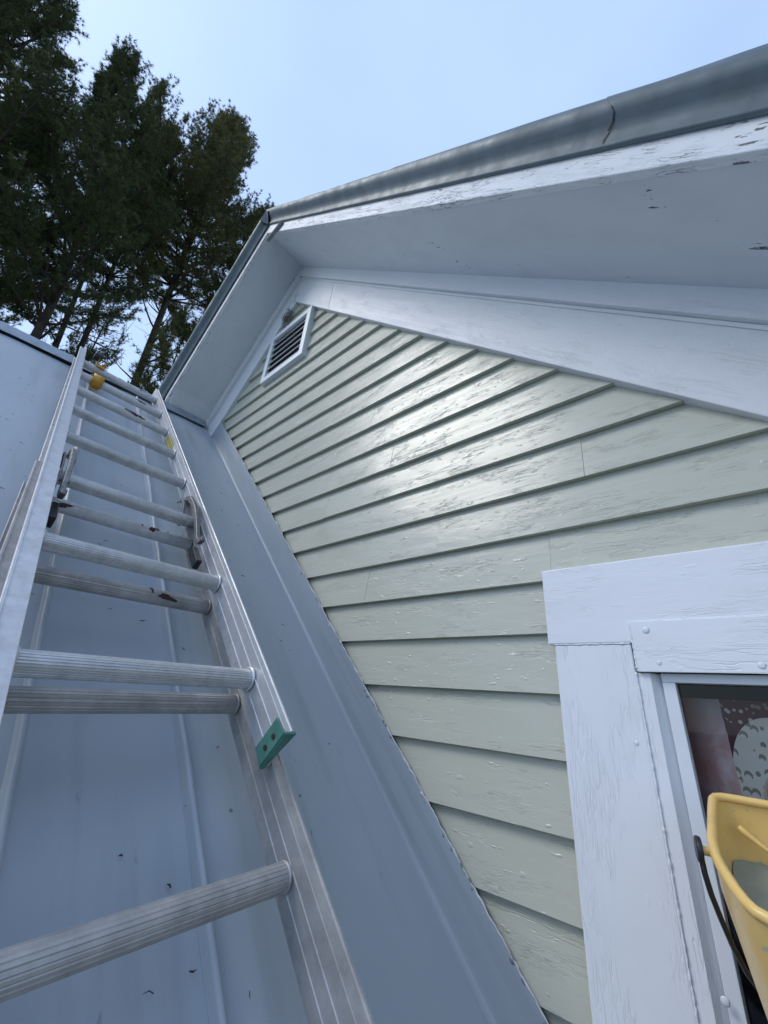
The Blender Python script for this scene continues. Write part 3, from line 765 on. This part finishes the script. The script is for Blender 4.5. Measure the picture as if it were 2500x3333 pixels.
# rung locks: bent cast arms that hook over a rung of the lower section
def extrude_xz(outline, y0, y1):
    n = len(outline); V = [(a, y0, b_) for a, b_ in outline] + [(a, y1, b_) for a, b_ in outline]
    F = [tuple(range(n)), tuple(range(2 * n - 1, n - 1, -1))] + [(i, (i + 1) % n, (i + 1) % n + n, i + n) for i in range(n)]
    return V, F
def bar_path(pts, w0, w1, y0, y1):
    """flat bar following pts in x-z, width tapering"""
    L_, R_ = [], []
    P = [Vector((a, 0, b_)) for a, b_ in pts]
    for i, p in enumerate(P):
        d = (P[min(i + 1, len(P) - 1)] - P[max(i - 1, 0)]).normalized(); nrm = Vector((-d.z, 0, d.x)); w = w0 + (w1 - w0) * i / (len(P) - 1)
        L_.append(p + nrm * w); R_.append(p - nrm * w)
    n = len(P); V = []
    for y in (y0, y1): V += [(q.x, y, q.z) for q in L_] + [(q.x, y, q.z) for q in R_]
    F = []
    for i in range(n - 1):
        F += [(i, i + 1, n + i + 1, n + i), (2 * n + i, 3 * n + i, 3 * n + i + 1, 2 * n + i + 1), (i, 2 * n + i, 2 * n + i + 1, i + 1), (n + i, n + i + 1, 3 * n + i + 1, 3 * n + i)]
    F += [(0, n, 3 * n, 2 * n), (n - 1, 3 * n - 1, 4 * n - 1, 2 * n - 1)]
    return V, F
def rung_lock(Yc, s):
    """Yc = centre of the lock across the ladder; s = +1 right side, -1 left side"""
    y = -Yc
    V, F = extrude_xz([(1.255, -.030), (1.275, .002), (1.262, .018), (1.19, .026), (1.10, .018), (1.06, -.012), (1.09, -.030)], y - s * .010 - .0025, y - s * .010 + .0025)
    o = mesh('rung_lock', V, F, M_CAST, lad); bev(o, .001)
    V, F = bar_path([(1.262, .020), (1.235, .036), (1.195, .041), (1.150, .040), (1.105, .034), (1.060, .022), (1.025, .012), (1.000, .016), (.990, .034)], .009, .0065, y + s * .001 - .0055, y + s * .001 + .0055)
    a = mesh('lock_arm', V, F, M_CAST, o, smooth=False); bev(a, .002)
    V, F = bar_path([(1.285, -.005), (1.262, .012), (1.225, .016), (1.185, -.004), (1.165, -.030)], .006, .005, y + s * .012 - .003, y + s * .012 + .003)
    bev(mesh('lock_arm', V, F, M_CAST, o), .001)
    V, F = cyl((1.262, y - .016, .008), (1.262, y + .018, .008), .0055, 12); mesh('lock_pin', V, F, M_ALU_DULL, o)
    V, F = cyl((1.105, y - .014, .008), (1.105, y + .016, .008), .006, 12); mesh('lock_pin', V, F, M_CAST, o)
    box('guide_block', (.935, y - .007, -.030), (1.005, y + .008, -.002), M_BLACK, o, bevel=.003)
rung_lock(.418, 1); rung_lock(yl(1.2) + .018, -1)
# green plastic end caps with two rusty rivets
def end_cap(Y, out):
    y = -Y; o_ = -out
    V = [(T0 - .004, y - o_ * .0035, -.037), (T0 + .031, y - o_ * .0035, -.033), (T0 + .031, y - o_ * .0035, .033), (T0 - .004, y - o_ * .0035, .0375)]
    V += [(a, b_ + o_ * .0032, c) for a, b_, c in V]
    c = mesh('end_cap', V, [(0, 1, 2, 3), (7, 6, 5, 4), (0, 4, 5, 1), (1, 5, 6, 2), (2, 6, 7, 3), (3, 7, 4, 0)], M_GREEN, lad); bev(c, .001)
    V = [(T0 - .005, y - o_ * .0035, -.037), (T0 - .005, y - o_ * .0035, .0378), (T0 - .005, y + o_ * .0185, .0378), (T0 - .005, y + o_ * .003, -.036)]
    V += [(a + .0045, b_, c_) for a, b_, c_ in V]
    bev(mesh('cap_foot', V, [(0, 1, 2, 3), (7, 6, 5, 4), (0, 4, 5, 1), (1, 5, 6, 2), (2, 6, 7, 3), (3, 7, 4, 0)], M_GREEN, c), .0008)
    for zz in (-.011, .013):
        V, F = cyl((T0 + .0125, y - o_ * .003, zz), (T0 + .0125, y - o_ * .0052, zz), .0046, 14); bev(mesh('rivet', V, F, M_RUST, c), .0008)
end_cap(.4445, 1)
st = mesh('sticker', [(1.83, -.4437, -.024), (2.00, -.4437, -.024), (2.00, -.4437, .018), (1.83, -.4437, .018)], [(0, 1, 2, 3)], M_LABEL, lad, [(0, 0), (1, 0), (1, .4), (0, .4)])

# ------------------------------------------------------------------ yellow roof hook clamped to the top rungs
hook = empty('ladder_hook', nn * CF + u * 2.45 + Vector((0, .15, 0)), 'yellow steel ladder hook with a black wheel clamped to the two top rungs', 'ladder hook')
hook.rotation_euler = ML.to_euler()
HX = 2.45
def hl(t, dy, z): return (t - HX, -dy, z)
t6, t7 = FT[6], FT[7]
V, F = [], []
arc = [(t6 + .033 * math.cos(a), .030 * math.sin(a)) for a in np.linspace(-.15, 3.75, 26)]
n = len(arc)
for dy in (-.024, .020):
    for k, (a, b_) in enumerate(arc): V.append(hl(a, dy, b_))
F = [(i, i + 1, n + i + 1, n + i) for i in range(n - 1)]
so = mesh('strap', V, F, M_YEL, hook, smooth=True); sm = so.modifiers.new('thick', 'SOLIDIFY'); sm.thickness = .005; sm.offset = 1
bev(box('hook_bar', hl(t6 - .03, .016, -.034), hl(t7 + .14, -.016, -.026), M_YEL, hook), .001)
bk = box('bracket', hl(t7 - .030, .020, .0195), hl(t7 + .030, -.020, .0255), M_YEL, hook); bev(bk, .001)
box('bracket_cheek', hl(t7 + .010, .020, .0255), hl(t7 + .050, .015, .055), M_YEL, bk); box('bracket_cheek', hl(t7 + .010, -.015, .0255), hl(t7 + .050, -.020, .055), M_YEL, bk)
box('bracket_leg', hl(t7 + .022, .018, -.026), hl(t7 + .028, -.018, .0195), M_YEL, bk)
V, F = cyl(hl(t7 + .040, .021, .050), hl(t7 + .040, -.040, .050), .004, 10); mesh('axle', V, F, M_CAST, hook)
V, F = cyl(hl(t7 + .040, -.008, .056), hl(t7 + .040, -.045, .056), .024, 24); wh = mesh('wheel', V, F, M_BLACK, hook); bev(wh, .005, 3)

# ------------------------------------------------------------------ paint pail
PN = Vector((.128, -.298, 1)).normalized()
HALF = [(-.005, .774), (-.030, .770), (-.060, .7615), (-.073, .757), (-.0800, .751), (-.0825, .743), (-.0825, .719), (-.0815, .677), (-.0810, .648), (-.0775, .622), (-.0725, .605), (-.063, .581), (-.0555, .567), (-.0495, .5605), (-.042, .558), (.0, .556)]
XC = .030
PLAN = HALF + [(2 * XC - x, y + (.004 if y < .6 else -.004)) for x, y in reversed(HALF)]
def on_plane(x, y): return Vector((x, y, -.0772 - .128 * (x + .085) + .298 * (y - .75)))
CEN = on_plane(XC, .665); PD = .19
pail = empty('paint_pail', CEN - PN * PD, 'amber yellow plastic paint pail with a black bail in front of the window', 'pail')
PO = Vector(pail.location)
def shrink(inset, c):
    """the rim outline moved inwards by inset and down the pail by c"""
    out = []
    for x, y in PLAN:
        p = Vector((x, y)); q = Vector((XC, .665)) + (p - Vector((XC, .665))) * (1 - inset / .108)
        out.append(tuple(on_plane(q.x, q.y) + PN * c - PO))
    return out
def loft(rings, closed_end=True):
    n = len(rings[0]); V = [v for r_ in rings for v in r_]; F = []
    for i in range(len(rings) - 1): F += [(i * n + j, i * n + (j + 1) % n, (i + 1) * n + (j + 1) % n, (i + 1) * n + j) for j in range(n)]
    if closed_end: F.append(tuple(range((len(rings) - 1) * n, len(rings) * n)))
    return V, F
def smooth_by_angle(o, deg=35):
    o.data.polygons.foreach_set('use_smooth', [True] * len(o.data.polygons)); o.data.set_sharp_from_angle(angle=rad(deg)); return o
V, F = loft([shrink(-.0005, -.001), shrink(.002, -.03), shrink(.036, -PD)]); smooth_by_angle(mesh('pail_body', V, F, M_PAIL, pail))
V, F = loft([shrink(.0022, -.001), shrink(.0048, -.03), shrink(.0385, -PD + .003)]); smooth_by_angle(mesh('inner_wall', V, F, M_PAIL, pail))
rr0 = .0049
rp = [Vector(v) for v in shrink(.0008, 0)]; rp = rp + rp[:1]
V, F = tube(rp, rr0, 10, False); mesh('pail_rim', V, F, M_PAIL, pail, smooth=True)
side = Vector((-1, -.25, .05)).normalized()
PV = on_plane(-.0795, .632) - PN * .003 - PO
V, F = cyl(PV, PV + side * .0105, .0042, 18); smooth_by_angle(mesh('pivot_stub', V, F, M_PAIL, pail))
V, F = cyl(PV + side * .0090, PV + side * .0145, .0118, 28); bev(smooth_by_angle(mesh('pivot_button', V, F, M_BLACK, pail)), .0018, 3)
bp = []
P0 = PV + side * .011 + PO - PN * .004
for rx, rz, Y in ((P0.x / P0.y, P0.z / P0.y, P0.y), (-.1435, -.215, P0.y), (-.1405, -.240, P0.y + .010), (-.1345, -.267, P0.y + .026), (-.1265, -.297, P0.y + .05), (-.1165, -.322, P0.y + .075), (-.095, -.350, P0.y + .098), (-.06, -.372, P0.y + .112), (.0, -.385, P0.y + .120), (.08, -.385, P0.y + .120)):
    bp.append(tuple(Vector((rx * Y, Y, rz * Y)) - PO))
V, F = tube(bp, .0028, 8); mesh('bail', V, F, M_BLACK, pail, smooth=True)
rib = [on_plane(x, y) - PN * c - PO for x, y, c in ((-.0605, .744, .0240), (-.055, .7435, .0285), (-.041, .7425, .0370), (-.012, .740, .052))]
V, F = tube(rib, [.0034, .0040, .0026, .0022], 10); mesh('moulded_rib', V, F, M_PAIL, pail, smooth=True)
lv = -.062
V = [tuple(Vector(v) + PO) for v in shrink(.0048 + .0337 * (-lv - .03) / (PD - .03) + .0012, lv)]
PC = CEN + PN * lv
rings_ = []
for k_, hh in ((1.0, 0.0), (.95, -.0012), (.7, -.001), (.4, .0008)):
    rings_ += [tuple((Vector(v) - PC) * k_ + PN * (hh + random.uniform(-.0012, .0012) * (k_ < .96))) for v in V]
n = len(V); F = [(q * n + j, q * n + (j + 1) % n, (q + 1) * n + (j + 1) % n, (q + 1) * n + j) for q in range(3) for j in range(n)] + [tuple(range(3 * n, 4 * n))]
pt = mesh('paint', rings_, F, M_WETPAINT, None, smooth=True); pt.location = PC
tag(pt, 'wet sage green paint filling the bottom of the yellow pail', 'paint')
# a dried skin of paper-pale paint lying on the surface
sk = [PC + Vector((-.062, .050, 0)), PC + Vector((-.054, .030, 0)), PC + Vector((-.040, .010, 0)), PC + Vector((-.015, -.008, 0))]
sk = [p + PN * (.003 - (p - PC).dot(PN)) for p in sk]
V, F = tube([p - PC for p in sk], [.002, .0045, .0045, .003], 6); o = mesh('paint_skin', V, F, M_CAULK, pt, smooth=True)
# wooden plank on a wedge bracket that carries the pail (below the picture)
PB = CEN - PN * (PD + .0125)
pk = empty('work_plank', (PB.x, PB.y, -.95), 'wooden plank on a roof bracket under the yellow pail', 'plank')
PK = Vector(pk.location)
ex = Vector((1, 0, -.128)).normalized(); ey = PN.cross(ex)
mtx = Matrix(((ex.x, ey.x, PN.x, PB.x), (ex.y, ey.y, PN.y, PB.y), (ex.z, ey.z, PN.z, PB.z), (0, 0, 0, 1)))
box('plank', (-.02, -.11, -.012), (.50, .11, .012), M_WOOD, pk, PK, .002, mtx)
for w in (-.08, .05):
    pts = [mtx @ Vector((a_, w, -.0125)) for a_ in (.05, .44)]
    ol = [(pts[0].x, -pts[0].x - K + .004), (pts[1].x, -pts[1].x - K + .004), (pts[1].x, pts[1].z), (pts[0].x, pts[0].z)]
    n = 4; V = [(a_, pts[0].y, b_) for a_, b_ in ol] + [(a_, pts[0].y + .035, b_ - .011) for a_, b_ in ol]
    mesh('roof_bracket', V, [(0, 1, 2, 3), (7, 6, 5, 4)] + [(i, (i + 1) % 4, (i + 1) % 4 + 4, i + 4) for i in range(4)], M_WOOD, pk, off=PK)

# ------------------------------------------------------------------ curtain hanging behind the glass
V, F, uv = [], [], []
nx, nz_ = 60, 40; CX0, CZ0 = -.1255, .0475
for j in range(nz_ + 1):
    for i in range(nx + 1):
        x = CX0 + .72 * i / nx; z = CZ0 - .30 * j / nz_
        V.append((x, .955 + .006 * math.sin(x * 55 + .6 * math.sin(z * 9)) * (.3 + .7 * j / nz_), z)); uv.append((x - CX0, CZ0 - z))
F = [(j * (nx + 1) + i, j * (nx + 1) + i + 1, (j + 1) * (nx + 1) + i + 1, (j + 1) * (nx + 1) + i) for j in range(nz_) for i in range(nx)]
CO = (.1, .955, .0475)
cu = mesh('curtain', V, F, M_CURTAIN, None, uv, smooth=True, off=CO); cu.location = CO
tag(cu, 'patchwork curtain in faded rose, plum and beige shell print behind the window glass', 'curtain')

# ------------------------------------------------------------------ dry nest tucked under the gable peak
parts = []
for i in range(70):
    c = Vector((-1.805 + random.gauss(0, .026), .852 + random.uniform(-.008, .012), 2.205 + random.gauss(0, .03)))
    d = Vector((random.gauss(0, 1), random.gauss(0, .4), random.gauss(0, 1))).normalized() * random.uniform(.012, .035)
    b_ = Vector((random.gauss(0, .006), random.gauss(0, .004), random.gauss(0, .006)))
    parts.append(tube([c - d, c + b_, c + d], random.uniform(.0008, .0018), 4))
V, F = join(parts); NO = (-1.805, .855, 2.205)
ne = mesh('nest', V, F, M_NEST, None, off=NO); ne.location = NO
tag(ne, 'scruffy dry nest remnant tucked under the gable peak left of the vent', 'nest')

# ------------------------------------------------------------------ needles and bark crumbs lying on the roof
parts = []
def crumb(s, y, ln, ang, r):
    a = Vector(roof_pt(s, y, .004)); d = Vector(roof_pt(s + math.cos(ang) * ln, y + math.sin(ang) * ln, .0035)) - a
    side = Vector(roof_pt(s - math.sin(ang) * ln * .18, y + math.cos(ang) * ln * .18, .005)) - a
    parts.append(tube([a, a + d * .5 + side, a + d], [r, r * 1.2, r * .6], 4))
for i in range(150): crumb(random.uniform(.4, 3.2), random.uniform(-.3, .80), random.uniform(.003, .014), random.uniform(0, 6.3), random.uniform(.0003, .0008))
for s, y in ((.86, .375), (.82, .40), (.76, .395), (.95, .36), (.72, .405), (1.0, .3), (.66, .33), (.60, .38)): crumb(s, y, random.uniform(.004, .012), random.uniform(0, 6.3), random.uniform(.0006, .0014))
V, F = join(parts); lt = mesh('roof_litter', V, F, M_LITTER); tag(lt, 'dark needles and bark crumbs scattered over the blue grey roof', kind='stuff')

# ------------------------------------------------------------------ pines behind the house
def spline(pts, n):
    P = np.array(pts, float); d = np.r_[0, np.cumsum(np.linalg.norm(np.diff(P, axis=0), axis=1))]
    s = np.linspace(0, d[-1], n)
    Q = np.stack([np.interp(s, d, P[:, k]) for k in range(3)], 1)
    for _ in range(6): Q[1:-1] = (Q[:-2] + 2 * Q[1:-1] + Q[2:]) / 4
    return Q
def needles(C, D, rs, per, ln, wd, spread):
    """tufts at C pointing along D -> triangles"""
    n = len(C); C = np.repeat(C, per, 0); D = np.repeat(D, per, 0)
    d = D + rs.normal(0, spread, C.shape); d /= np.linalg.norm(d, axis=1, keepdims=True) + 1e-9
    side = np.cross(d, rs.normal(0, 1, C.shape)); side /= np.linalg.norm(side, axis=1, keepdims=True) + 1e-9
    l = rs.uniform(.7, 1.15, (len(C), 1)) * ln
    V = np.stack([C - side * wd / 2, C + side * wd / 2, C + d * l], 1).reshape(-1, 3)
    return V
def pine(trunk, r0, crown0, nlimb, Lfun, up, seed, label, olive=False, tuft=1.0, stubs=10, group='pines behind the house'):
    rs = np.random.default_rng(seed)
    base = Vector(trunk[0])
    T = spline(trunk, 40); nT = len(T)
    t = empty('pine_tree', base, label, 'pine tree', group)
    rad_ = [r0 * (1 - .93 * (i / (nT - 1)) ** .9) for i in range(nT)]
    V, F = tube([tuple(Vector(p) - base) for p in T], rad_, 9); mesh('trunk', V, F, M_BARK, t, smooth=True)
    tv, tf, C, D = [], [], [], []
    nv = 0
    def addtube(P, r, k=4):
        nonlocal nv
        v, f = tube([tuple(p) for p in P], r, k, False); tv.extend(v); tf.extend([tuple(i + nv for i in q) for q in f]); nv += len(v)
    for i in range(nlimb + stubs):
        bare = i >= nlimb
        s = crown0 + (1 - crown0) * (((i + rs.uniform(0, 1)) / nlimb) ** .92) * .985 if not bare else rs.uniform(.18, crown0 + .05)
        s = min(s, .985)
        h = (s - crown0) / (1 - crown0)
        p0 = T[int(s * (nT - 1))]; az = i * 2.39996 + rs.uniform(-.5, .5)
        L = Lfun(h) * rs.uniform(.65, 1.12) if not bare else rs.uniform(.6, 1.7)
        e = up(h) + rs.normal(0, .10)
        d0 = np.array([math.cos(az) * math.cos(e), math.sin(az) * math.cos(e), math.sin(e)])
        n = 6; P = [p0]
        d = d0.copy()
        for k in range(n):
            P.append(P[-1] + d * L / n); d = d + np.array([0, 0, .13]) + rs.normal(0, .07, 3); d /= np.linalg.norm(d)
        P = np.array(P); rl = r0 * .24 * (1 - .55 * s) * min(1.3, .5 + L / 3)
        addtube(P - np.array(base), [rl * (1 - .85 * k / n) for k in range(n + 1)], 5)
        if bare:
            for _ in range(3):
                f = rs.uniform(.3, .9); q = P[0] + (P[-1] - P[0]) * f; dd = rs.normal(0, 1, 3); dd[2] += .3; dd /= np.linalg.norm(dd)
                addtube(np.array([q, q + dd * .25, q + dd * .5 + rs.normal(0, .05, 3)]) - np.array(base), [rl * .35, rl * .25, rl * .1], 3)
            continue
        for _ in range(3 if h > .25 else 1):
            k = n - int(rs.integers(0, 3)); q0 = P[k]; sh = rs.uniform(.18, .55) * (1.25 if h > .6 else .8)
            dd = np.array([rs.normal(0, .16), rs.normal(0, .16), 1.0]) + .25 * d; dd /= np.linalg.norm(dd)
            addtube(np.array([q0, q0 + dd * sh * .5, q0 + dd * sh]) - np.array(base), [.010, .007, .003], 3)
            for w in range(int(sh / .045)):
                C.append(q0 + dd * sh * (w + .5) / int(sh / .045) + rs.normal(0, .012, 3)); D.append(dd)
        ns = int(max(7, L * 10.5))
        for j in range(ns):
            f = .18 + .82 * (j + rs.uniform(0, 1)) / ns
            x = f * n; k = min(int(x), n - 1); q = P[k] + (P[k + 1] - P[k]) * (x - k); ax = P[k + 1] - P[k]; ax /= np.linalg.norm(ax)
            sd_ = np.cross(ax, [0, 0, 1]); sd_ /= np.linalg.norm(sd_) + 1e-6
            dd = ax * rs.uniform(.5, 1.0) + sd_ * (1 if j % 2 else -1) * rs.uniform(.25, 1.0) + np.array([0, 0, rs.uniform(-.1, .75)]) + rs.normal(0, .15, 3)
            dd /= np.linalg.norm(dd)
            l2 = (.30 + .46 * L * .35 * (1 - .55 * f)) * rs.uniform(.6, 1.3)
            Q = np.array([q, q + dd * l2 * .5 + [0, 0, .01], q + dd * l2 + [0, 0, .06 * l2]])
            addtube(Q - np.array(base), [rl * .22, rl * .16, .003], 3)
            nt_ = max(4, int(l2 / .060 * tuft))
            for w in range(nt_):
                g_ = .22 + .78 * (w + .5) / nt_
                c = q + dd * l2 * g_ + [0, 0, .06 * l2 * g_ * g_]
                C.append(c + rs.normal(0, .035, 3)); dv = dd + rs.normal(0, .45, 3) + [0, 0, .25]; D.append(dv / np.linalg.norm(dv))
    # leader
    for w in range(14):
        C.append(T[-1] - (T[-1] - T[-3]) * w / 8); D.append(np.array([0, 0, 1.0]))
    mesh('branches', tv, tf, M_BARK, t, smooth=True)
    NV = needles(np.array(C), np.array(D), rs, 17, .115, .0115, .6) - np.array(base)
    fast_mesh('crown', NV, np.arange(len(NV)).reshape(-1, 3), M_NEEDLE2 if olive else M_NEEDLE, t)
    return t
def dirs(az, el, d): a = rad(az); return (math.sin(a) * d, math.cos(a) * d, math.tan(rad(el)) * d)
def tk(d, az0, az1, el1, d1=None, mid=None):
    d1 = d1 or d; b_ = dirs(az0, 0, d); top = dirs(az1, el1, d1)
    pts = [(b_[0], b_[1], GZ)]
    if mid: pts.append(dirs(*mid))
    return pts + [top]
broad = lambda a, b_: (lambda h: a * (1 - h) ** .75 * (.75 + .5 * math.sin(min(1, h * 2.2) * 2.2)) + b_)
pine(tk(11.5, -96, -112.0, 57.5, 12.0), .22, .46, 112, broad(3.1, .45), lambda h: .30 + .75 * h, 11, 'tallest dense dark pine at the far left, its top cut by the frame', stubs=30)
pine(tk(10.2, -91, -102.0, 58.2, 10.8, (-93.5, 40, 10.3)), .17, .50, 104, broad(2.4, .4), lambda h: .40 + .8 * h, 12, 'pine whose thick trunk rises just left of the ladder top', stubs=34)
pine(tk(12.5, -86, -96.5, 59.3, 12.5), .13, .64, 54, broad(1.7, .25), lambda h: .6 + .75 * h, 13, 'slender pine with a thin feathery top between two fuller pines', stubs=30, tuft=.8)
pine(tk(11.0, -84.5, -92.5, 56.8, 11.2), .14, .64, 80, broad(2.3, .4), lambda h: .45 + .8 * h, 14, 'pine with a bare leaning trunk above the ladder wheel', True, stubs=40, tuft=.85)
pine(tk(11.5, -80.0, -84.5, 61.6, 11.5), .19, .60, 128, broad(3.3, .5), lambda h: .40 + .85 * h, 15, 'full rounded pine at the right end of the row, nearest the roof peak', True, stubs=40, tuft=.95)
pine(tk(14.5, -100, -104.5, 51.5, 14.5), .18, .44, 70, broad(2.9, .45), lambda h: .25 + .7 * h, 16, 'dark pine filling the gap behind the two left pines', stubs=16, tuft=.9)
pine(tk(12.5, -72, -73.5, 57.0, 12.5), .15, .60, 84, broad(2.4, .4), lambda h: .3 + .8 * h, 17, 'pine partly hidden behind the gable peak and its drip edge', True, stubs=30)
pine(tk(9.0, -76, -79, 42.0, 9.0), .10, .30, 76, broad(1.6, .4), lambda h: .2 + .7 * h, 18, 'low bushy young pine behind the ladder top and left rake', True, stubs=6)
pine(tk(17, -87, -88, 41, 17), .15, .34, 44, broad(2.4, .35), lambda h: .2 + .7 * h, 19, 'distant pine seen low between the bare trunks', stubs=26, tuft=.7)
pine(tk(16, -98, -98, 41, 16), .16, .30, 46, broad(2.5, .4), lambda h: .2 + .7 * h, 20, 'distant pine seen low behind the left end of the ridge', stubs=16, tuft=.8)
